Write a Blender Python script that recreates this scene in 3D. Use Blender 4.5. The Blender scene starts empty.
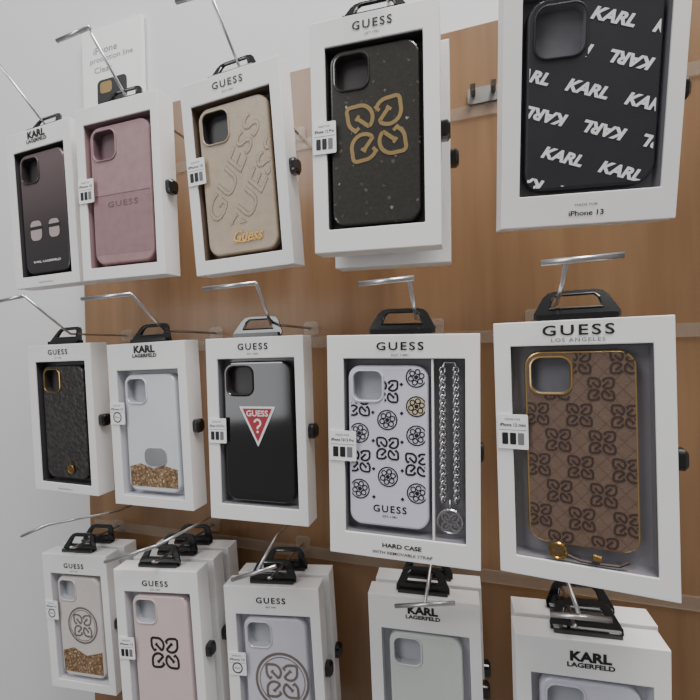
import bpy, bmesh, math, random
import numpy as np
from mathutils import Matrix, Vector
random.seed(4)
SC = bpy.context.scene
COL = SC.collection

# ------------------------------------------------------------------ camera model
F = 420.0
TH = math.radians(18.0); RO = math.radians(1.5); PI_ = math.radians(0.0)
CAM = np.array([0.0, 0.0, 1.5])
fwd0 = np.array([-math.sin(TH)*math.cos(PI_), math.cos(TH)*math.cos(PI_), math.sin(PI_)])
r0 = np.array([math.cos(TH), math.sin(TH), 0.0])
u0 = np.cross(r0, fwd0)
RIGHT = math.cos(RO)*r0 - math.sin(RO)*u0
UP = math.cos(RO)*u0 + math.sin(RO)*r0
FWD = fwd0
def proj(P):
    d = np.asarray(P) - CAM
    z = d @ FWD
    return 350 + F*(d @ RIGHT)/z, 350 - F*(d @ UP)/z
def at(px, py, Y):
    d = FWD + (px-350)/F*RIGHT + (350-py)/F*UP
    return CAM + d*(Y/d[1])
cam = bpy.data.cameras.new('camera'); cam.sensor_width = 36; cam.lens = F/700*36
cam.clip_start = 0.01
co = bpy.data.objects.new('camera', cam); COL.objects.link(co)
co.matrix_world = Matrix(((RIGHT[0], UP[0], -FWD[0], CAM[0]), (RIGHT[1], UP[1], -FWD[1], CAM[1]),
                          (RIGHT[2], UP[2], -FWD[2], CAM[2]), (0, 0, 0, 1)))
SC.camera = co

# ------------------------------------------------------------------ materials
def S(r, g, b):
    def c(x):
        x /= 255.0
        return x/12.92 if x <= 0.04045 else ((x+0.055)/1.055)**2.4
    return (c(r), c(g), c(b), 1.0)
def mat(name, col, rough=0.5, metal=0.0, var=0.06, vscale=30.0, bump=0.0, bscale=200.0, coat=0.0, alpha=1.0,
        kind='noise', col2=None, stretch=(1, 1, 1), ramp=None):
    m = bpy.data.materials.new(name); m.use_nodes = True
    nt = m.node_tree; N = nt.nodes; L = nt.links
    b = N['Principled BSDF']
    b.inputs['Roughness'].default_value = rough; b.inputs['Metallic'].default_value = metal
    b.inputs['Coat Weight'].default_value = coat; b.inputs['Coat Roughness'].default_value = 0.08
    b.inputs['Alpha'].default_value = alpha
    tc = N.new('ShaderNodeTexCoord'); mp = N.new('ShaderNodeMapping'); mp.inputs['Scale'].default_value = stretch
    L.new(tc.outputs['Object'], mp.inputs['Vector'])
    if kind == 'voronoi':
        t = N.new('ShaderNodeTexVoronoi'); t.inputs['Scale'].default_value = vscale; out = t.outputs['Distance']
    elif kind == 'glitter':
        t = N.new('ShaderNodeTexVoronoi'); t.inputs['Scale'].default_value = vscale; out = t.outputs['Color']
    elif kind == 'gradient':
        sp = N.new('ShaderNodeSeparateXYZ'); L.new(tc.outputs['Generated'], sp.inputs[0]); out = sp.outputs['Z']
    else:
        t = N.new('ShaderNodeTexNoise'); t.inputs['Scale'].default_value = vscale; t.inputs['Detail'].default_value = 4; out = t.outputs['Fac']
    if kind != 'gradient': L.new(mp.outputs[0], t.inputs['Vector'])
    cr = N.new('ShaderNodeValToRGB'); L.new(out, cr.inputs[0])
    e = cr.color_ramp.elements
    if ramp:
        e[0].position, e[0].color = ramp[0]; e[1].position, e[1].color = ramp[-1]
        for p, c in ramp[1:-1]:
            x = e.new(p); x.color = c
    else:
        c2 = col2 if col2 else tuple(min(1, c*(1+var)) for c in col[:3])+(1,)
        c1 = col if col2 else tuple(c*(1-var) for c in col[:3])+(1,)
        e[0].position = 0.3; e[0].color = c1; e[1].position = 0.7; e[1].color = c2
    L.new(cr.outputs[0], b.inputs['Base Color'])
    if bump:
        bt = N.new('ShaderNodeTexVoronoi' if kind == 'voronoi' else 'ShaderNodeTexNoise'); bt.inputs['Scale'].default_value = bscale
        L.new(tc.outputs['Object'], bt.inputs['Vector'])
        bn = N.new('ShaderNodeBump'); bn.inputs['Strength'].default_value = bump; bn.inputs['Distance'].default_value = 0.001
        L.new(bt.outputs[0], bn.inputs['Height']); L.new(bn.outputs[0], b.inputs['Normal'])
    return m
M_ = {}
M_['wall'] = mat('wall_paint', S(220, 220, 222), 0.8, var=0.02, vscale=3, bump=0.05, bscale=300)
M_['floor'] = mat('floor_vinyl', S(150, 146, 142), 0.5, var=0.06, vscale=8)
M_['wood'] = mat('wood_panel', S(128, 97, 68), 0.3, vscale=6, col2=S(144, 112, 81), stretch=(9, 9, 0.7), bump=0.03, bscale=60)
M_['card'] = mat('white_card', S(240, 239, 238), 0.5, var=0.015, vscale=20)
M_['chrome'] = mat('chrome_wire', S(212, 212, 214), 0.28, 1.0, var=0.03)
M_['steel'] = mat('grey_steel', S(140, 138, 135), 0.4, 0.8, var=0.05)
M_['rail'] = mat('clear_rail', S(190, 176, 160), 0.12, 0.0, var=0.03, alpha=0.22)
M_['blackpl'] = mat('black_plastic', S(16, 16, 18), 0.2, var=0.1, coat=0.6)
M_['ink'] = mat('black_ink', S(26, 26, 28), 0.5, var=0.02)
M_['inkgrey'] = mat('grey_ink', S(120, 120, 124), 0.6, var=0.02)
M_['sticker'] = mat('sticker_paper', S(246, 246, 246), 0.45, var=0.01)
M_['gold'] = mat('gold_metal', S(188, 148, 84), 0.25, 1.0, var=0.08)
M_['goldrim'] = mat('gold_rim', S(214, 176, 112), 0.3, 0.9, var=0.08)
M_['goldpr'] = mat('gold_print', S(150, 126, 82), 0.4, 0.3, var=0.1)
M_['goldwash'] = mat('pale_gold_print', S(214, 198, 170), 0.4, 0.1, var=0.05)
M_['silver'] = mat('silver_metal', S(196, 196, 198), 0.25, 1.0, var=0.05)
M_['in_grey'] = mat('tray_grey', S(132, 130, 136), 0.3, var=0.05, coat=.4)
M_['in_dark'] = mat('tray_dark', S(70, 68, 72), 0.3, var=0.08, coat=.4)
M_['in_white'] = mat('tray_white', S(204, 204, 210), 0.4, var=0.03)
M_['in_pink'] = mat('tray_mauve', S(156, 128, 132), 0.4, var=0.05)
M_['in_brown'] = mat('tray_brown', S(112, 96, 84), 0.4, var=0.05)
M_['cutgrey'] = mat('cutout_grey', S(112, 111, 116), 0.5, var=0.1, vscale=60)
M_['cutdark'] = mat('cutout_dark', S(58, 54, 54), 0.4, var=0.1, vscale=60)
M_['cutlight'] = mat('cutout_light', S(172, 174, 180), 0.5, var=0.05, vscale=60)
M_['cutpink'] = mat('cutout_mauve', S(116, 92, 98), 0.5, var=0.05, vscale=60)
M_['c11'] = mat('black_to_taupe_shell', None, 0.3, kind='gradient', coat=0.4, ramp=[(0.0, S(40, 38, 40)), (0.35, S(54, 47, 48)), (0.7, S(92, 78, 80)), (1.0, S(112, 96, 96))])
M_['c12'] = mat('mauve_leather', S(160, 128, 130), 0.5, var=0.08, vscale=90, bump=0.25, bscale=900)
M_['c12b'] = mat('mauve_leather_band', S(150, 118, 120), 0.5, var=0.08, vscale=90, bump=0.25, bscale=900)
M_['c12c'] = mat('mauve_emboss', S(116, 88, 92), 0.5, var=0.05)
M_['c13'] = mat('beige_leather', S(182, 164, 142), 0.42, var=0.08, vscale=90, bump=0.25, bscale=900, coat=.15)
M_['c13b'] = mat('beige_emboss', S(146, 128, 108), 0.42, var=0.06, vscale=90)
M_['c14'] = mat('black_glitter', None, 0.25, kind='glitter', vscale=520, coat=0.5, ramp=[(0.0, S(48, 46, 42)), (0.88, S(56, 53, 48)), (0.93, S(100, 96, 88)), (1.0, S(190, 184, 172))])
M_['c15'] = mat('matt_black_shell', S(44, 44, 48), 0.4, var=0.08, bump=0.1, bscale=800, coat=.2)
M_['white'] = mat('white_print', S(236, 236, 238), 0.5, var=0.01)
M_['taupe'] = mat('taupe_print', S(176, 160, 158), 0.5, var=0.03)
M_['c21'] = mat('black_croc', S(32, 30, 29), 0.35, kind='voronoi', vscale=190, col2=S(52, 49, 47), bump=0.7, bscale=190, coat=0.2)
M_['c22'] = mat('frosted_clear', S(216, 219, 224), 0.2, var=0.03, coat=0.5)
M_['glit'] = mat('gold_glitter', None, 0.3, kind='glitter', vscale=500, metal=0.4, ramp=[(0.0, S(100, 76, 52)), (0.5, S(140, 112, 82)), (0.8, S(190, 160, 124)), (1.0, S(230, 212, 184))])
M_['c23'] = mat('gloss_black', S(20, 19, 21), 0.08, var=0.08, coat=0.8)
M_['red'] = mat('red_print', S(166, 40, 54), 0.4, var=0.03)
M_['c24'] = mat('lilac_white_shell', S(216, 214, 228), 0.35, var=0.02, coat=0.3)
M_['c25'] = mat('brown_monogram', S(112, 91, 78), 0.42, var=0.08, vscale=120, bump=0.25, bscale=900, coat=.15)
M_['c25b'] = mat('dark_brown_print', S(64, 49, 43), 0.5, var=0.05)
M_['c25c'] = mat('quilt_line', S(99, 80, 69), 0.5, var=0.05)
M_['c31'] = mat('clear_pink_shell', S(212, 204, 200), 0.2, var=0.04, coat=0.5)
M_['c32'] = mat('pale_pink_shell', S(214, 194, 192), 0.3, var=0.03, coat=0.3)
M_['c33'] = mat('pale_lilac_shell', S(206, 204, 214), 0.25, var=0.03, coat=0.4)
M_['c34'] = mat('pale_green_clear_shell', S(210, 216, 212), 0.2, var=0.03, coat=0.5)
M_['c35'] = mat('lilac_clear_shell', S(206, 206, 218), 0.2, var=0.03, coat=0.5)
M_['ringgrey'] = mat('grey_print', S(138, 128, 122), 0.35, 0.5, var=0.12)

# ------------------------------------------------------------------ mesh helpers
def fill2d(outer, holes=()):
    bm = bmesh.new()
    for lp in [outer]+list(holes):
        vs = [bm.verts.new((p[0], p[1], 0)) for p in lp]
        for i in range(len(vs)): bm.edges.new((vs[i], vs[(i+1) % len(vs)]))
    bmesh.ops.triangle_fill(bm, use_beauty=True, use_dissolve=False, edges=bm.edges[:], normal=(0, 0, 1))
    bm.verts.index_update()
    vs = [(v.co.x, v.co.y) for v in bm.verts]; fs = [[v.index for v in f.verts] for f in bm.faces]
    bm.free(); return vs, fs
def rrect(cx, cz, w, h, r, n=6):
    out = []
    for qx, qz, a0 in ((1, 1, 0), (-1, 1, 90), (-1, -1, 180), (1, -1, 270)):
        for i in range(n+1):
            a = math.radians(a0+90*i/n)
            out.append((cx+qx*(w/2-r)+r*math.cos(a), cz+qz*(h/2-r)+r*math.sin(a)))
    return out
TX = {}
def text2d(s, shear=0.0, bold=0.0, space=1.0):
    k = (s, shear, bold, space)
    if k in TX: return TX[k]
    cu = bpy.data.curves.new('t', 'FONT'); cu.body = s; cu.shear = shear; cu.offset = bold; cu.space_character = space
    cu.resolution_u = 3
    ob = bpy.data.objects.new('t', cu); COL.objects.link(ob)
    bpy.context.view_layer.update()
    dg = bpy.context.evaluated_depsgraph_get()
    me = bpy.data.meshes.new_from_object(ob.evaluated_get(dg))
    vs = [(v.co.x, v.co.y) for v in me.vertices]; fs = [list(p.vertices) for p in me.polygons]
    bpy.data.objects.remove(ob); bpy.data.curves.remove(cu); bpy.data.meshes.remove(me)
    xs = [v[0] for v in vs]; ys = [v[1] for v in vs]
    x0, x1, y0, y1 = min(xs), max(xs), min(ys), max(ys)
    vs = [((x-(x0+x1)/2)/(x1-x0), (y-(y0+y1)/2)/(y1-y0)) for x, y in vs]
    TX[k] = (vs, fs); return TX[k]

class MB:
    def __init__(s): s.v = []; s.f = []; s.m = []; s.mats = []
    def mi(s, m):
        if m not in s.mats: s.mats.append(m)
        return s.mats.index(m)
    def add(s, vs, fs, m):
        o = len(s.v); i = s.mi(m); s.v += [tuple(v) for v in vs]
        for f in fs: s.f.append([o+k for k in f]); s.m.append(i)
    def flat(s, vs2, fs, y, m): s.add([(x, y, z) for x, z in vs2], fs, m)
    def poly(s, pts2, y, m): s.flat(pts2, [list(range(len(pts2)))], y, m)
    def text(s, t, cx, cz, w, h, y, m, rot=0, **kw):
        vs, fs = text2d(t, **kw); c, n = math.cos(rot), math.sin(rot)
        s.flat([(cx+c*x*w-n*z*h, cz+n*x*w+c*z*h) for x, z in vs], fs, y, m)
    def ribbon(s, pts, w, y, m, closed=False):
        n = len(pts); a = []; b = []
        for i in range(n):
            p = pts[i]
            q0 = pts[(i-1) % n] if (closed or i > 0) else p
            q1 = pts[(i+1) % n] if (closed or i < n-1) else p
            dx, dz = q1[0]-q0[0], q1[1]-q0[1]; l = math.hypot(dx, dz) or 1
            nx, nz = -dz/l*w/2, dx/l*w/2
            a.append((p[0]+nx, p[1]+nz)); b.append((p[0]-nx, p[1]-nz))
        fs = [[i, (i+1) % n, n+(i+1) % n, n+i] for i in range(n if closed else n-1)]
        s.flat(a+b, fs, y, m)
    def clipped(s, src, x0, x1, z0, z1):
        # add another builder's flat print, cut off at a rectangle
        for mi_, m in enumerate(src.mats):
            bm = bmesh.new(); vv = {}
            for f, k in zip(src.f, src.m):
                if k != mi_: continue
                for i in f:
                    if i not in vv: vv[i] = bm.verts.new(src.v[i])
                try: bm.faces.new([vv[i] for i in f])
                except ValueError: pass
            for cx, cz, nx, nz in ((x0, 0, -1, 0), (x1, 0, 1, 0), (0, z0, 0, -1), (0, z1, 0, 1)):
                bmesh.ops.bisect_plane(bm, geom=bm.verts[:]+bm.edges[:]+bm.faces[:], plane_co=(cx, 0, cz), plane_no=(nx, 0, nz), clear_outer=True)
            bm.verts.index_update()
            s.add([tuple(v.co) for v in bm.verts], [[v.index for v in f.verts] for f in bm.faces], m)
            bm.free()
    def box(s, x0, x1, y0, y1, z0, z1, m):
        v = [(x, y, z) for x in (x0, x1) for y in (y0, y1) for z in (z0, z1)]
        s.add(v, [[0, 1, 3, 2], [4, 6, 7, 5], [0, 4, 5, 1], [2, 3, 7, 6], [0, 2, 6, 4], [1, 5, 7, 3]], m)
    def rings(s, rings, m, cap0=False, cap1=False):
        n = len(rings[0]); v = [p for r in rings for p in r]; fs = []
        for k in range(len(rings)-1):
            for i in range(n): fs.append([k*n+i, k*n+(i+1) % n, (k+1)*n+(i+1) % n, (k+1)*n+i])
        if cap0: fs.append(list(range(n))[::-1])
        if cap1: fs.append([(len(rings)-1)*n+i for i in range(n)])
        s.add(v, fs, m)
    def tube(s, pts, r, m, n=8, closed=False):
        P = [Vector(p) for p in pts]; k = len(P); rs = []; up = None
        for i in range(k):
            a = P[(i-1) % k] if (closed or i > 0) else P[i]
            b = P[(i+1) % k] if (closed or i < k-1) else P[i]
            t = (b-a).normalized()
            if up is None: up = t.orthogonal().normalized()
            up = (up-t*up.dot(t)).normalized(); w = t.cross(up)
            rs.append([tuple(P[i]+up*(r*math.cos(2*math.pi*j/n))+w*(r*math.sin(2*math.pi*j/n))) for j in range(n)])
        if closed: s.rings(rs+[rs[0]], m)
        else: s.rings(rs, m, True, True)
    def plate(s, outer, holes, y0, y1, m, slope=0.0):
        vs, fs = fill2d(outer, holes)
        s.add([(x, y0+z*slope, z) for x, z in vs], fs, m); s.add([(x, y1+z*slope, z) for x, z in vs], fs, m)
        for lp in [outer]+list(holes):
            s.rings([[(x, y0+z*slope, z) for x, z in lp]+[(lp[0][0], y0+lp[0][1]*slope, lp[0][1])], [(x, y1+z*slope, z) for x, z in lp]+[(lp[0][0], y1+lp[0][1]*slope, lp[0][1])]], m)
    def build(s, name, parent=None, smooth=False, bevel=0.0):
        me = bpy.data.meshes.new(name); me.from_pydata(s.v, [], s.f)
        for m in s.mats: me.materials.append(m)
        for p, i in zip(me.polygons, s.m): p.material_index = i; p.use_smooth = smooth
        bm = bmesh.new(); bm.from_mesh(me); bmesh.ops.remove_doubles(bm, verts=bm.verts, dist=1e-6)
        bmesh.ops.recalc_face_normals(bm, faces=bm.faces); bm.to_mesh(me); bm.free()
        ob = bpy.data.objects.new(name, me); COL.objects.link(ob)
        if parent: ob.parent = parent
        if bevel:
            md = ob.modifiers.new('bevel', 'BEVEL'); md.width = bevel; md.segments = 2; md.limit_method = 'ANGLE'
        return ob
def thing(name, M, label, cat, group=None):
    o = bpy.data.objects.new(name, None); COL.objects.link(o); o.empty_display_size = 0.01
    o.matrix_world = M; o['label'] = label; o['category'] = cat
    if group: o['group'] = group
    return o
def dup(root, M, label, group, skip=()):
    r = root.copy(); COL.objects.link(r); r.matrix_world = M; r['label'] = label; r['group'] = group
    for ch in root.children:
        if ch.name.split('.')[0] in skip: continue
        c = ch.copy(); COL.objects.link(c); c.parent = r
        for g in ch.children:
            d = g.copy(); COL.objects.link(d); d.parent = c
    return r

# ------------------------------------------------------------------ emblem line art
def circ(cx, cz, r, n=28, a0=0, a1=360):
    full = abs(a1-a0) >= 360
    k = n if full else n+1
    return [(cx+r*math.cos(math.radians(a0+(a1-a0)*i/n)), cz+r*math.sin(math.radians(a0+(a1-a0)*i/n))) for i in range(k)]
def quad_g(mb, cx, cz, s, y, m, w=0.10, n=22, rot=0.0):
    # four slim letters G by quarter turns: pointed outer tip, mouth and inner bar, loops just touching
    for k in range(4):
        a = math.pi/2*k+math.pi/4+rot; c, q = math.cos(a), math.sin(a)
        C0 = .60; R0 = .375; pts = []
        for i in range(n+1):
            g = 128-(128+172)*i/n         # wide stroke of the letter, ending under the bar
            gg = (g+180) % 360-180
            r = R0*(1+.30*math.exp(-(gg/20.0)**2))
            pts.append((C0+r*math.cos(math.radians(g)), r*math.sin(math.radians(g))))
        pts = [p for p in pts]
        cut = [p for p in pts if not (p[1] > 0 and p[0] < C0-.12)]
        cut += [(C0-R0, .0), (C0-R0*.96, .05), (C0+.08, .05)]
        T = lambda P: [(cx+s*(c*x-q*z), cz+s*(q*x+c*z)) for x, z in P]
        mb.ribbon(T(cut), w*s*1.15, y-0.00002*k, m)
        mb.ribbon(T([(C0+.08, .13), (C0+.08, -.05)]), w*s*.9, y-0.00001-0.00002*k, m)
        p0 = cut[0]
        mb.ribbon(T([(p0[0]+.0, p0[1]+.07), (p0[0]-.03, p0[1]-.13)]), w*s*1.0, y-0.00001-0.00002*k, m)
def flower(mb, cx, cz, s, y, m):
    mb.ribbon(circ(cx, cz, s, 20), 0.13*s, y, m, True)
    for k in range(6):
        a = math.radians(60*k+15)
        mb.ribbon(circ(cx+0.56*s*math.cos(a), cz+0.56*s*math.sin(a), 0.25*s, 10), 0.12*s, y-0.00002, m, True)
    mb.poly(circ(cx, cz, 0.22*s, 10), y, m)

# ------------------------------------------------------------------ fit each box to its place
H = 0.19; D = 0.023
def Rm(yaw, tilt, roll):
    return Matrix.Rotation(yaw, 3, 'Z') @ Matrix.Rotation(tilt, 3, 'X') @ Matrix.Rotation(roll, 3, 'Y')
def fit(cor, Y0, W0=0.116, sW=0.004, sb=2.5, st=2.5):
    bx = (cor[3][0]+cor[2][0])/2; by = (cor[3][1]+cor[2][1])/2
    P = at(bx, by, Y0)
    p = np.array([P[0], P[1], P[2], 0, 0.05, 0, W0])
    def res(p):
        R = np.array(Rm(p[3], p[4], p[5])); o = p[:3]; r = []
        for (sx, sz), c, sg in zip(((-1, H), (1, H), (1, 0), (-1, 0)), cor, (st, st, sb, sb)):
            q = proj(o+R @ np.array([sx*p[6]/2, 0, sz])); r += [(q[0]-c[0])/min(sg, 8), (q[1]-c[1])/sg]
        r += [p[3]/0.07, (p[4]-0.04)/0.06, p[5]/0.03, (p[6]-W0)/sW, (p[1]-Y0)/0.02]
        return np.array(r)
    lam = 1e-3; r = res(p)
    for it in range(60):
        J = np.stack([(res(p+np.eye(7)[i]*1e-6)-r)/1e-6 for i in range(7)], 1)
        A = J.T @ J; dp = np.linalg.solve(A+lam*np.diag(np.diag(A)), -J.T @ r)
        rn = res(p+dp)
        if rn @ rn < r @ r: p = p+dp; r = rn; lam *= 0.5
        else: lam *= 4
    return p

# ------------------------------------------------------------------ box builder
def hang_tab(root):
    t = MB(); yc = D*0.5-.002
    outer = [(-.028, .001), (.028, .001), (.0282, .005), (.0215, .0175), (.018, .0208), (.013, .0220), (-.013, .0220), (-.018, .0208), (-.0215, .0175), (-.0282, .005)]
    hole = [(-.0165, .0092), (.0165, .0092), (.0145, .0155), (.012, .0178), (-.012, .0178), (-.0145, .0155)]
    sl = 0.45
    t.plate(outer, [hole], yc-.0009, yc+.0009, M_['blackpl'], sl)
    t.tube([(x, yc-.0009+z*sl, z) for x, z in [(-.0178, .0084), (.0178, .0084), (.0156, .016), (.0125, .0188), (-.0125, .0188), (-.0156, .016)]], .0009, M_['blackpl'], 6, True)
    t.box(-.026, .026, yc-.004, yc+.006, 0.0, .0042, M_['blackpl'])
    o = t.build('hang_tab', root); o.location = (0, 0, H+.0004)
    return o
def make_box(p, margins, insert, label, logo, sticker=None, bottom=None, tag=True, row3=False):
    W = p[6]
    M = Matrix.Translation(p[:3]) @ Rm(p[3], p[4], p[5]).to_4x4()
    root = thing('phone_case_box', M, label, 'box', 'boxes at the front of the hooks')
    ml, mr, mt, mb_ = margins
    x0, x1, z0, z1 = -W/2+ml*W, W/2-mr*W, mb_*H, H-mt*H
    b = MB(); c = M_['card']; dp = .0145
    of = [(-W/2, 0, 0), (W/2, 0, 0), (W/2, 0, H), (-W/2, 0, H)]; ob_ = [(x, D, z) for x, _, z in of]
    hf = [(x0, 0, z0), (x1, 0, z0), (x1, 0, z1), (x0, 0, z1)]; hd = [(x, dp, z) for x, _, z in hf]
    b.rings([ob_, of, hf, hd], c, True, True)
    b.build('carton', root, bevel=.0006)
    t = MB(); g = .0004; i_ = M_[insert]
    r0_ = [(x0+g, .0012, z0+g), (x1-g, .0012, z0+g), (x1-g, .0012, z1-g), (x0+g, .0012, z1-g)]
    r1_ = [(x, dp-.0005, z) for x, _, z in r0_]
    t.rings([r0_, r1_], i_, False, True)
    t.build('tray', root)
    y = -.0005; ink = M_['ink']
    zt = H-.0155 if row3 else H-.0095
    if logo:
        l = MB()
        if logo == 'G':
            l.text('GUESS', 0, zt, .31*W, .0068, y, ink, bold=.018, space=1.25)
            l.text('EST.1981', 0, zt-.0075, .11*W, .0018, y, ink)
        elif logo == 'GL':
            l.text('GUESS', 0, H-.0072, .40*W, .0076, y, ink, bold=.018, space=1.25)
            l.text('LOS ANGELES', 0, H-.0141, .30*W, .0027, y, M_['inkgrey'], space=1.25, bold=.01)
        elif logo == 'K':
            l.text('KARL', 0, zt+.0022, .27*W, .0086, y, ink, bold=.045)
            l.text('LAGERFELD', 0, zt-.0052, .31*W, .0042, y, ink, bold=.035)
        l.build('printed_logo', root)
    if bottom:
        l = MB()
        if bottom == 'hard':
            l.text('HARD CASE', 0, mb_*H*.60, .26*W, .0038, y, ink, bold=.03)
            l.text('WITH REMOVABLE STRAP', 0, mb_*H*.28, .40*W, .0026, y, ink, bold=.01)
        elif bottom == 'made':
            l.text('MADE FOR', 0, mb_*H*.62, .13*W, .0018, y, ink)
            l.text('iPhone 13', 0, mb_*H*.36, .2*W, .0040, y, ink, bold=.02)
        elif bottom == 'tiny':
            l.text('MADE FOR iPhone', 0, mb_*H*.4, .22*W, .0018, y, ink)
        l.build('printed_caption', root)
    if sticker:
        sz, txt, ring = sticker
        s = MB(); sw, sh = .19*W, .026; xc = -W/2+sw/2+.0012; zc = sz*H
        s.plate(rrect(xc, zc, sw, sh, .001, 2), [], -.0011, -.0004, M_['sticker'])
        yy = -.0013
        s.text('MADE FOR', xc, zc+sh*.36, sw*.5, .0014, yy, ink)
        s.text(txt, xc, zc+sh*.2, sw*.84, .0026, yy, ink, bold=.02)
        if ring:
            s.ribbon(circ(xc, zc-sh*.17, sh*.22, 18), .0014, yy, ink, True)
            s.text('iPhone', xc, zc-sh*.17, sh*.28, .0022, yy, ink)
        else:
            for sx in (-.26, 0, .26):
                s.poly(rrect(xc+sx*sw, zc-sh*.2, sw*.2, sh*.34, .0006, 2), yy, ink if sx < .2 else M_['inkgrey'])
        s.ribbon([(xc-sw*.45, zc+sh*.05), (xc+sw*.45, zc+sh*.05)], .0003, yy, ink)
        s.build('sticker', root)
    hang_tab(root)
    if tag:
        s = MB(); th = .0075 if tag is True else tag
        pts = rrect(0, 0, .013, .015, .004, 4)
        s.rings([[(W/2-.0002+0, D*.52+a, H*.49+b2) for a, b2 in pts], [(W/2+th*.7, D*.52+a, H*.49+b2) for a, b2 in pts],
                 [(W/2+th, D*.52+a*.7, H*.49+b2*.7) for a, b2 in pts]], M_['blackpl'], True, True)
        s.build('security_tag', root)
    return root, M, (x0, x1, z0, z1)

def make_case(M, win, shell, label, deco=None, wf=.84, hf=.93, rim=None, inside='cutgrey', cut=.38, dx=0.0, dz=0.0, frame=None):
    x0, x1, z0, z1 = win
    cw, ch = (x1-x0)*wf, (z1-z0)*hf
    base = ((x0+x1)/2+dx, .0030, z0+((z1-z0)-ch)/2+dz)
    root = thing('phone_case', M @ Matrix.Translation(base), label, 'phone case', 'phone cases in the boxes')
    r = cw*.16; t = .0085; zc = ch/2
    cs = cut*cw; cx = -cw/2+cs/2+.065*cw; cz = ch-cs/2-.065*cw
    b = MB(); m = M_[shell]; mf = M_[frame] if frame else m
    e1 = .6 if frame else 1.0
    def ring(ins, y): return [(x, y, z) for x, z in rrect(0, zc, cw-2*ins, ch-2*ins, max(r-ins, .001), 7)]
    b.rings([ring(.0006, t), ring(0, t-.001), ring(0, .003), ring(.0004*e1, .0014), ring(.0012*e1, .0004), ring(.0024*e1, 0)], mf, True)
    hole = rrect(cx, cz, cs, cs, cs*.26, 6)
    vs, fs = fill2d(rrect(0, zc, cw-.0048*e1, ch-.0048*e1, max(r-.0024*e1, .001), 7), [hole])
    b.flat(vs, fs, 0, m)
    if deco: deco(b, root, cw, ch)
    b.build('shell', root)
    k = MB(); rm = M_[rim] if rim else m
    def cr(g, y): return [(x, y, z) for x, z in rrect(cx, cz, cs+2*g, cs+2*g, cs*.26+g, 6)]
    k.rings([cr(.0011, -.0001), cr(.0009, -.0010), (cr(0, -.0012)), cr(-.0006, -.0004)], rm)
    k.rings([cr(-.0006, -.0004), cr(-.0006, .0078)], M_[inside], False, True)
    k.build('camera_cutout', root)
    return root

YS = -.0003
def allover(b, tmp, w, h, cut, mg=.0026, zlow=None):
    # an all-over print, cut at the shell's edges and round the camera opening
    zb = h-(cut+.065)*w-.0016; xr = -w/2+(cut+.065)*w+.0016; c = w*.05
    zl = mg if zlow is None else zlow
    b.clipped(tmp, -w/2+mg, w/2-mg, max(zl, c+mg), zb)
    if zl < c+mg: b.clipped(tmp, -w/2+mg+c, w/2-mg-c, zl, c+mg)
    b.clipped(tmp, xr, w/2-mg, zb, h-mg-c)
    b.clipped(tmp, xr, w/2-mg-c, h-mg-c, h-mg)
# --- decorations --------------------------------------------------
def d11(b, root, w, h):
    for sx, s in ((-.2, 1), (.2, .9)):
        e = MB()
        e.poly(rrect(sx*w, h*.36, .25*w*s, .30*w*s, .08*w*s, 4), YS, M_['taupe'])
        e.poly([(sx*w-.15*w*s, h*.368), (sx*w+.15*w*s, h*.368), (sx*w+.13*w*s, h*.395), (sx*w-.13*w*s, h*.395)], YS-.0001, M_['ink'])
        e.build('emblem', root)
    b.text('KARL LAGERFELD', 0, h*.1, w*.6, .0026, YS, M_['white'], bold=.02)
def d12(b, root, w, h):
    b.poly([(-w/2+.0026, h*.02+.008), (w/2-.0026, h*.02+.008), (w/2-.0026, h*.5), (-w/2+.0026, h*.5)], YS*.4, M_['c12b'])
    b.ribbon([(-w/2+.002, h*.5), (w/2-.002, h*.5)], .0007, YS, M_['c12c'])
    b.text('GUESS', .02*w, h*.43, w*.5, .0062, YS, M_['c12c'], bold=.02, space=1.2)
def d13(b, root, w, h):
    t = MB()
    for cx, cz, L in ((-.04*w, .56*h, 1.3*w), (.22*w, .40*h, 1.3*w)):
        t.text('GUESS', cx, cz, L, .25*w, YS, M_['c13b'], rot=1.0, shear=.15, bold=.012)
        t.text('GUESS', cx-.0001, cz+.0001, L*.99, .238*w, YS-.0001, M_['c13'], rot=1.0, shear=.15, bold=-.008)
    allover(b, t, w, h, .38, zlow=h*.2)
    e = MB(); e.text('Guess', .1*w, h*.115, w*.42, .0115, -.0012, M_['gold'], shear=.4, bold=.015)
    e.ribbon([(-.1*w, h*.080), (.05*w, h*.074), (.3*w, h*.088)], .0008, -.0012, M_['gold'])
    e.build('script_badge', root)
def d14(b, root, w, h):
    e = MB(); quad_g(e, .02*w, h*.53, .37*w, YS, M_['goldpr'], w=.10, n=40, rot=.12); e.build('emblem', root)
def d15(b, root, w, h):
    t = MB(); ro = -.33; c, n = math.cos(ro), math.sin(ro)
    for r in range(-4, 6):
        for k in range(-5, 6):
            u = (k+(.5 if r % 2 else 0))*.47*w; v = r*.262*w
            x = c*u-n*v-.03*w; z = n*u+c*v+h*.52
            if abs(x) > w*.75 or z < -.1*h or z > 1.1*h: continue
            t.text('KARL', x, z, .335*w, .0088, YS, M_['white'], rot=(math.pi if r % 2 else 0)+ro, shear=.25, bold=.045)
    allover(b, t, w, h, .38)
def d21(b, root, w, h):
    e = MB()
    e.tube([(.12*w+.005*math.cos(a), -.0018, h*.09+.005*math.sin(a)) for a in [i*math.pi/8 for i in range(16)]], .0009, M_['gold'], 6, True)
    quad_g(e, .12*w, h*.09, .004, -.0022, M_['gold'], .2, 10)
    e.tube([(.12*w, -.0018, h*.09+.005), (.08*w, -.0015, h*.2)], .0005, M_['gold'], 6)
    e.build('charm', root)
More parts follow.
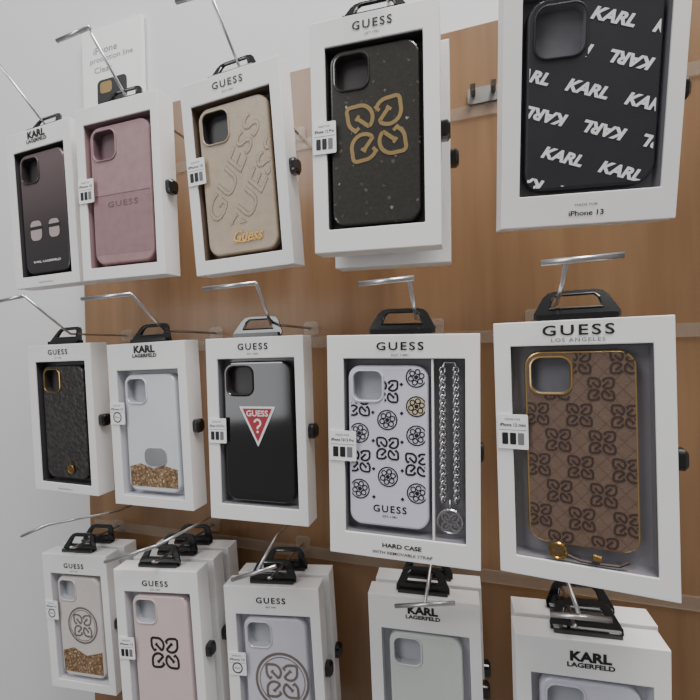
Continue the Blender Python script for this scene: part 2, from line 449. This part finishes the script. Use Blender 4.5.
def d22(b, root, w, h):
    pts = [(-w/2+.0035, .006), (w/2-.0035, .006), (w/2-.003, h*.2), (w*.2, h*.23), (0, h*.2), (-w*.25, h*.24), (-w/2+.003, h*.21)]
    b.poly(pts, YS, M_['glit'])
    e = MB(); e.plate(rrect(.06*w, h*.30, .42*w, h*.15, .008, 5), [], -.001, 0, M_['silver']); e.build('plaque', root)
def d23(b, root, w, h):
    e = MB(); zt = h*.68; s = .52*w; hh = s*1.0
    e.plate([(-s/2, zt), (0, zt-hh), (s/2, zt)], [], -.0008, 0, M_['white'])
    e.poly([(-s*.41, zt-.05*s), (0, zt-hh*.88), (s*.41, zt-.05*s)], -.0010, M_['red'])
    e.text('GUESS', 0, zt-.17*s, s*.6, s*.15, -.0012, M_['white'], bold=.02)
    qz = zt-.47*s; qr = .085*s
    e.ribbon(circ(0, qz+.06*s, qr, 12, 170, -70)+[(0, qz-.05*s), (0, qz-.09*s)], .05*s, -.0012, M_['white'])
    e.poly(circ(0, qz-.16*s, .034*s, 10), -.0012, M_['white'])
    e.build('triangle_logo', root)
def d24(b, root, w, h):
    k = M_['ink']; st = .355*w; r = 0; z = h-.14*w; t = MB()
    while z > h*.1:
        for j, x in enumerate((-.36, .0, .36)):
            zz = z-(st*.5 if j == 1 else 0)
            if zz < h*.19 and j == 1: continue
            if r == 1 and j == 2: t.poly(circ(x*w, zz, .115*w, 18), YS, M_['goldwash']); flower(t, x*w, zz, .12*w, YS-.0001, k)
            elif (r+(j == 1)) % 2: quad_g(t, x*w, zz, .165*w, YS, k, .13, 18)
            else: flower(t, x*w, zz, .12*w, YS, k)
        for x in (-.18, .18):
            zz = z-st*.25
            t.poly([(x*w-.025*w, zz), (x*w, zz-.025*w), (x*w+.025*w, zz), (x*w, zz+.025*w)], YS, k)
        z -= st; r += 1
    allover(b, t, w, h, .38, zlow=h*.165)
    b.text('GUESS', .02*w, h*.115, w*.42, .0062, YS, k, bold=.02, space=1.25)
    b.text('EST.1981', .02*w, h*.068, w*.18, .002, YS, k)
def d25(b, root, w, h):
    t = MB()
    for i in range(-11, 18):
        for sg in (1, -1):
            za, zb = -.1*h, 1.1*h
            t.ribbon([(sg*(za-i*h*.085)*.9, za), (sg*(zb-i*h*.085)*.9, zb)], .0004, YS*.5-.00001*sg, M_['c25c'])
    st = .30*w; z = h-.12*w; r = 0
    while z > -.1*w:
        for x in ((-.39, .0, .39) if r % 2 == 0 else (-.195, .195)):
            quad_g(t, x*w, z, .135*w, YS, M_['c25b'], .13, 18)
        z -= st*.88; r += 1
    allover(b, t, w, h, .37, mg=.0018)
def ring_logo(mk, x, z, rr, ww=.1):
    def f(b, root, w, h):
        e = MB(); e.ribbon(circ(x*w, z*h, rr*w, 36), ww*rr*w, YS, M_[mk], True)
        e.ribbon(circ(x*w, z*h, rr*w*.87, 36), ww*.35*rr*w, YS, M_[mk], True)
        quad_g(e, x*w, z*h, rr*w*.74, YS-.0001, M_[mk], .11, 22); e.build('emblem', root)
    return f
def d31(b, root, w, h):
    ring_logo('ringgrey', .05, .52, .33)(b, root, w, h)
    b.poly([(-w/2+.0035, .006), (w/2-.0035, .006), (w/2-.003, h*.27), (w*.1, h*.22), (-w*.2, h*.29), (-w/2+.003, h*.25)], YS, M_['glit'])
def d32(b, root, w, h):
    e = MB(); quad_g(e, .05*w, h*.52, .29*w, YS, M_['ink'], .115, 22); e.build('emblem', root)

B = [
 dict(k='11', c=[(5, 136), (69, 117), (79, 281), (17, 291)], Y=.378, m=(.11, .11, .125, .07), i='in_dark', logo='K', st=None, bot='tiny',
      lab='white window box holding the black to taupe case, left end of top row',
      case=('c11', 'black fading to taupe phone case with two small pale badges', d11, 'cutdark', None)),
 dict(k='12', c=[(75, 110), (156, 89), (166, 274), (83, 281)], Y=.35, m=(.10, .09, .10, .07), i='in_pink', logo=None, st=(.52, 'iPhone 13', False), bot=None,
      lab='white window box holding the mauve leather case, second in the top row',
      case=('c12', 'mauve leather-look phone case with a thin line across the middle', d12, 'cutpink', None)),
 dict(k='13', c=[(181, 87), (275, 55), (296, 264), (196, 276)], Y=.348, m=(.10, .10, .12, .075), i='in_brown', logo='G', st=(.545, 'iPhone 12', False), bot=None,
      lab='white window box tilted to the right holding the beige embossed case',
      case=('c13', 'beige embossed leather-look phone case with gold script at its foot', d13, 'cutdark', None)),
 dict(k='14', c=[(312, 21), (437, -3), (441, 243), (315, 257)], Y=.322, m=(.12, .12, .115, .10), i='in_dark', logo='G', st=(.5, 'iPhone 12 Pro', False), bot=None,
      lab='white window box holding the black glitter case with the gold emblem',
      case=('c14', 'black glitter phone case with one large gold emblem', d14, 'cutdark', None)),
 dict(k='15', c=[(500, -40), (704, -65), (672, 208), (502, 237)], Y=.326, m=(.11, .09, .115, .125), i='in_grey', logo='K', st=None, bot='made',
      lab='white window box at the top right holding the black case covered in white words',
      case=('c15', 'black phone case printed all over with slanted white words', d15, 'cutgrey', None)),
 dict(k='21', c=[(27, 347), (90, 341), (98, 497), (36, 489)], Y=.414, m=(.12, .1, .115, .06), i='in_dark', logo='G', st=None, bot='tiny',
      lab='white window box holding the black reptile-grain case, left end of middle row',
      case=('c21', 'black reptile-grain phone case with a gold charm at its foot', d21, 'cutdark', 'gold')),
 dict(k='22', c=[(106, 345), (185, 338), (192, 511), (117, 506)], Y=.433, m=(.115, .1, .165, .06), i='in_white', logo='K', st=(.57, 'iPhone 13', True), bot=None,
      lab='white window box holding the clear case with gold glitter and silver patch',
      case=('c22', 'clear frosted phone case with gold glitter and a silver patch at its foot', d22, 'cutlight', None)),
 dict(k='23', c=[(205, 338), (304, 335), (306, 525), (213, 521)], Y=.377, m=(.12, .09, .115, .085), i='in_grey', logo='G', st=(.49, 'iPhone 12/12 Pro', False), bot=None,
      lab='white window box holding the glossy black case with the red triangle',
      case=('c23', 'glossy black phone case with a red and white triangle logo', d23, 'cutdark', None)),
 dict(k='24', c=[(327, 336), (481, 333), (480, 571), (330, 552)], Y=.334, m=(.115, .09, .105, .105), i='in_grey', logo='G', st=(.5, 'iPhone 12/12 Pro', False), bot='hard', W0=.13, tag=.003,
      lab='wide white window box holding the patterned pale case and a chain strap',
      case=('c24', 'pale lilac phone case printed all over with black emblems', d24, 'cutlight', None)),
 dict(k='25', c=[(494, 326), (675, 312), (681, 606), (501, 569)], Y=.335, m=(.105, .105, .095, .075), i='in_grey', logo='GL', st=(.57, 'iPhone 12 mini', False), bot=None,
      lab='large white window box holding the brown monogram case, right end of middle row',
      case=('c25', 'brown monogram phone case with a gold frame', d25, 'cutgrey', 'goldrim')),
 dict(k='31', c=[(43, 558), (104, 552), (114, 704), (56, 702)], Y=.426, m=(.115, .1, .145, .06), i='in_white', logo='G', st=(.58, 'iPhone 13', True), bot=None, r3=True,
      lab='white window box holding the clear ringed case, left end of bottom row',
      case=('c31', 'clear pinkish phone case with grey ring emblem above gold glitter', d31, 'cutlight', None)),
 dict(k='32', c=[(114, 573), (196, 568), (205, 738), (127, 735)], Y=.39, m=(.115, .1, .14, .06), i='in_white', logo='G', st=(.5, 'iPhone 13', False), bot=None, r3=True,
      lab='white window box holding the pale pink case, second in the bottom row',
      case=('c32', 'pale pink phone case with a black four-part emblem', d32, 'cutlight', None)),
 dict(k='33', c=[(224, 589), (318, 585), (322, 768), (236, 765)], Y=.416, m=(.115, .1, .17, .06), i='in_white', logo='G', st=(.53, 'iPhone 13', True), bot=None, r3=True,
      lab='white window box holding the pale lilac case with the large ring, bottom row',
      case=('c33', 'pale lilac phone case with a large grey ring emblem', ring_logo('ringgrey', .08, .48, .41), 'cutlight', None)),
 dict(k='34', c=[(368, 594), (480, 603), (482, 790), (375, 785)], Y=.44, m=(.115, .1, .19, .06), i='in_white', logo='K', st=None, bot=None, r3=True,
      lab='white window box holding the plain pale green case, fourth in the bottom row',
      case=('c34', 'plain pale green clear phone case', None, 'cutlight', None)),
 dict(k='35', c=[(515, 634), (672, 650), (668, 880), (522, 866)], Y=.396, m=(.105, .105, .17, .06), i='in_white', logo='K', st=None, bot=None, r3=True,
      lab='white window box holding the plain lilac case, right end of the bottom row',
      case=('c35', 'plain pale lilac clear phone case', None, 'cutlight', None)),
]
FITS = {}
for d in B:
    p = fit(d['c'], d['Y'], d.get('W0', .116), .01 if 'W0' in d else .004, sb=(25 if d.get('r3') else 2.5), st=2.5)
    FITS[d['k']] = p
    root, M, win = make_box(p, d['m'], d['i'], d['lab'], d['logo'], d['st'], d['bot'], d.get('tag', True), d.get('r3', False))
    d['root'] = root; d['M'] = M
    sh, lab, deco, ins, rim = d['case']
    kw = {}
    if d['k'] == '24':
        x0, x1, z0, z1 = win
        dv = MB(); xd = x0+(x1-x0)*.745
        dv.box(xd-.0008, xd+.0008, .0014, .0135, z0+.0005, z1-.0005, M_['card']); dv.build('divider', root)
        win2 = (x0, xd-.0008, z0, z1); kw = dict(wf=.92, hf=.92)
    else: win2 = win
    if d['k'] == '14': kw = dict(wf=.93, hf=.97)
    if d['k'] == '15': kw = dict(wf=.93, hf=.95)
    if d['k'] == '25': kw = dict(wf=.80, hf=.90, dz=.004, frame='goldrim', cut=.37)
    if d['k'] in ('23', '12', '13', '11'): kw = dict(wf=.9, hf=.96)
    cr = make_case(M, win2, sh, lab, deco, rim=rim, inside=ins, **kw)
    d['case_root'] = cr
    if d['k'] == '24':
        xm = (xd+x1)/2+.0004
        st = thing('chain_strap', M @ Matrix.Translation((xm, .007, z0+.004)), 'silver chain strap with round charm beside the patterned pale case', 'chain strap')
        hh = z1-z0-.012
        for sx in (-1, 1):
            b = MB(); n = 34
            zb = hh*.2
            for i in range(n):
                zc = zb+(hh-zb)*(i+.5)/n; L_ = (hh-zb)/n*.8
                pts = []
                for q in range(10):
                    a = 2*math.pi*q/10
                    off = .0023*math.cos(a)
                    pts.append((sx*.0054+off*(.95 if i % 2 else .55), off*(.4 if i % 2 else .9), zc+L_*math.sin(a)))
                b.tube(pts, .0012, M_['silver'], 6, True)
            b.build('chain', st, True)
        b = MB(); b.tube([(-.0052, 0, hh+.001), (-.004, 0, hh+.0045), (.004, 0, hh+.0045), (.0052, 0, hh+.001)], .0012, M_['silver'], 6); b.build('clasp', st)
        b = MB(); b.tube([(.0098*math.cos(i*math.pi/12), -.001, .0112+.0098*math.sin(i*math.pi/12)) for i in range(24)], .0011, M_['silver'], 6, True)
        quad_g(b, 0, .0112, .0085, -.0016, M_['silver'], .16, 14)
        b.tube([(0, -.001, .021), (0, -.001, .026), (0, 0, .029)], .001, M_['silver'], 6); b.build('charm', st)
    if d['k'] == '25':
        x0, x1, z0, z1 = win
        st = thing('charm_strap', M @ Matrix.Translation((-.012, .0023, z0+.001)), 'gold ring charm on a brown strap at the foot of the brown monogram case', 'charm')
        b = MB(); b.tube([(-.004+.0055*math.cos(i*math.pi/10), -.0015, .007+.0055*math.sin(i*math.pi/10)) for i in range(20)], .0010, M_['gold'], 6, True)
        quad_g(b, -.004, .007, .0046, -.0018, M_['gold'], .2, 8); b.build('charm', st)
        b = MB(); b.tube([(.001, -.0008, .005), (.010, -.0012, .0022), (.022, -.0012, .0018), (.034, -.0012, .0024), (.040, -.0008, .006)], .0011, M_['c25b'], 6); b.build('strap', st)
        b = MB(); b.tube([(.018, -.002, .0068), (.023, -.002, .0058)], .0020, M_['gold'], 8); b.build('clasp', st)

# ------------------------------------------------------------------ boxes behind on the same hooks
ORD = ['second', 'third', 'fourth']
desc = {'14': 'the black glitter case', '31': 'the clear ringed case', '32': 'the pale pink case', '33': 'the large-ring lilac case', '34': 'the plain green case', '35': 'the plain lilac case'}
for d in B:
    k = d['k']
    n = {'14': 1, '31': 1, '32': 2, '33': 1, '34': 1, '35': 1}.get(k, 0)
    for i in range(n):
        if k == '14': off = Vector((.004, .040, -.006))
        else: off = Vector((.001*(i+1), .0300*(i+1), .0005*(i+1)))
        M = Matrix.Translation(off) @ d['M']
        dup(d['root'], M, 'white box hanging %s on its hook, behind the box with %s' % (ORD[i], desc[k]), 'boxes stacked behind on the hooks',
            skip=('sticker',))

# ------------------------------------------------------------------ hooks
PANEL = .51
HK = {  # bar left, bar right, start of the prong, dY of the bar before the box face
 '11': ((-32, 72), (-2, 63), (-2, 63), .03), '12': ((57, 41), (90, 27), (88, 28), .03), '13': ((176, 2), (212, -8), (210, -7), .03),
 '14': ((330, -75), (390, -78), (380, -78), .03), '15': ((560, -115), (640, -122), (600, -120), .03),
 '21': ((-4, 302), (24, 296), (24, 296), .04), '22': ((82, 299), (131, 294), (131, 294), .05), '23': ((203, 289), (256, 283), (256, 283), .035),
 '24': ((359, 284), (414, 278), (409, 279), .035), '25': ((541, 263), (624, 255), (567, 260), .035),
 '31': ((22, 536), (47, 525), (47, 525), .05), '32': ((105, 562), (156, 546), (156, 546), .025), '33': ((232, 580), (276, 566), (256, 573), .04),
 '34': ((395, 606), (455, 603), (425, 604), .03), '35': ((550, 614), (612, 620), (580, 617), .04)}
UPW = {'31': (118, 511, .48), '32': (205, 520, .46), '33': (276, 536, .43)}   # upper wires of the bottom row
nm = {'11': 'the black to taupe case', '12': 'the mauve case', '13': 'the beige embossed case', '14': 'the black glitter case', '15': 'the black case covered in white words',
      '21': 'the black reptile-grain case', '22': 'the clear glitter case', '23': 'the red triangle case', '24': 'the patterned pale case', '25': 'the brown monogram case',
      '31': 'the clear ringed case', '32': 'the pale pink case', '33': 'the large-ring lilac case', '34': 'the plain pale green case', '35': 'the plain lilac case'}
rowz = {}
for d in B:
    k = d['k']; bl, br, st, dy = HK[k]
    tabc = d['M'] @ Vector((0, D*.5+.004, H+.0148))
    yb = tabc.y-D*.5-dy
    L_ = Vector(at(*bl, yb)); R_ = Vector(at(*br, yb)); S_ = Vector(at(*st, yb))
    xe = max(tabc.x-.011, min(tabc.x+.011, S_.x))
    bend = Vector((xe, tabc.y+.006, tabc.z-.001)); base = Vector((xe, PANEL-.004, tabc.z-.001))
    rowz.setdefault(k[0], []).append(base.z)
    root = thing('display_hook', Matrix.Translation(base), 'chrome wire display hook carrying the box with %s' % nm[k], 'hook', 'chrome display hooks')
    def lo(v): return tuple(v-base)
    if k[0] == '3':
        fr = Vector((xe, tabc.y-.02, tabc.z-.001))
        b = MB(); b.tube([lo(base), lo(fr), lo(fr+Vector((0, -.006, .003)))], .0016, M_['chrome'], 10); b.build('prong', root, True)
        if k in UPW: E_ = Vector(at(*UPW[k]))
        else: E_ = Vector((S_.x, tabc.y+.03, max(S_.z, tabc.z+.017)))
        wb = Vector((E_.x+(E_.x-S_.x)*.05, PANEL-.003, E_.z))
        b = MB(); b.tube([lo(wb), lo(E_), lo(S_)], .0016, M_['chrome'], 10); b.build('label_wire', root, True)
    else:
        b = MB(); mid = bend+(S_-bend)*.12+Vector((0, 0, -.0006))
        b.tube([lo(base), lo(bend+Vector((0, .008, 0))), lo(bend), lo(mid), lo(S_)], .0016, M_['chrome'], 10); b.build('prong', root, True)
    b = MB(); b.tube([lo(L_), lo(R_)], .0021, M_['chrome'], 10); b.build('crossbar', root, True)
    b = MB(); b.plate(rrect(0, 0, .020, .018, .004, 4), [], 0, .003, M_['rail']); b.build('base_plate', root)
for r, zs in rowz.items():
    z = sum(zs)/len(zs)
    b = MB(); b.box(-.6, .45, -.0, .0025, -.007, .007, M_['rail'])
    o = b.build('hook_rail'); o.location = (0, PANEL-.0028, z-.018)
    o['label'] = {'1': 'clear plastic rail on the wood board behind the top row hooks', '2': 'clear plastic rail on the wood board behind the middle row hooks', '3': 'clear plastic rail on the wood board behind the bottom row hooks'}[r]
    o['category'] = 'rail'; o['group'] = 'hook rails'
P = Vector(at(483, 90, PANEL-.012))
root = thing('bracket', Matrix.Translation((P.x, PANEL, P.z)), 'empty grey metal hook bracket on the wood board beside the black glitter case', 'bracket')
b = MB(); b.plate(rrect(0, 0, .034, .018, .003, 3), [], -.004, -.0005, M_['steel']); b.build('plate', root)
for sx in (-.011, .011):
    b = MB(); b.tube([(sx, -.004, .002), (sx, -.016, .002), (sx, -.018, .006)], .003, M_['steel'], 8); b.build('peg', root)

# ------------------------------------------------------------------ wall, board, floor, leaflet
b = MB(); b.box(-2.5, 2.5, .53, .6, 0, 3.4, M_['wall']); o = b.build('wall_back'); o['kind'] = 'structure'
b = MB(); b.box(-2.5, 2.5, -3.0, .6, -.1, 0, M_['floor']); o = b.build('floor'); o['kind'] = 'structure'
b = MB(); b.box(-.612, 1.2, PANEL, .5295, 0.0, 1.872, M_['wood']); o = b.build('display_board', bevel=.001)
o['label'] = 'tan wood-grain display board behind all the hooks'; o['category'] = 'board'
tl = at(82, 32, .522); tr = at(141, 16, .522); bl_ = at(90, 112, .522)
root = thing('leaflet', Matrix.Translation(((tl[0]+tr[0])/2, .5225, bl_[2])), 'white printed leaflet on the wall behind the mauve case box', 'leaflet')
w = tr[0]-tl[0]; h = (tl[2]+tr[2])/2-bl_[2]
b = MB(); b.plate(rrect(0, h/2, w, h, .002, 3), [], -.001, .006, M_['card'])
b.text('iPhone', -.1*w, h*.72, w*.4, .011, -.0013, M_['inkgrey'])
b.text('protection line', 0, h*.6, w*.72, .011, -.0013, M_['inkgrey'])
b.text('Clear', -.14*w, h*.48, w*.3, .009, -.0013, M_['inkgrey'])
b.build('card', root)
b = MB(); b.poly(rrect(.0, h*.17, w*.5, h*.36, .008, 4), -.0012, M_['ink'])
b.poly(rrect(-.1*w, h*.25, w*.2, h*.14, .005, 4), -.0014, M_['goldpr']); b.build('picture', root)

# ------------------------------------------------------------------ light
def area(name, loc, target, size, e, col=(1, 1, 1)):
    l = bpy.data.lights.new(name, 'AREA'); l.energy = e; l.size = size; l.color = col
    o = bpy.data.objects.new(name, l); COL.objects.link(o); o.location = loc
    o.rotation_euler = (Vector(target)-Vector(loc)).to_track_quat('-Z', 'Y').to_euler(); return o
area('ceiling_panel_light', (.45, -.15, 3.1), (.1, .45, 1.4), .8, 42, (1, .98, .95))
area('ceiling_panel_light_2', (-1.2, -1.2, 3.0), (-.4, .5, 1.4), .9, 20, (.98, .985, 1))
area('glare_fill_light', (-2.2, -2.6, 1.5), (-.2, .5, 1.5), 1.3, 15, (.97, .98, 1))  # added lamp, not an actual window: glare on the glossy cases and soft fill
wd = bpy.data.worlds.new('world'); SC.world = wd; wd.use_nodes = True
wd.node_tree.nodes['Background'].inputs[0].default_value = (.98, .98, 1, 1)
wd.node_tree.nodes['Background'].inputs[1].default_value = .24
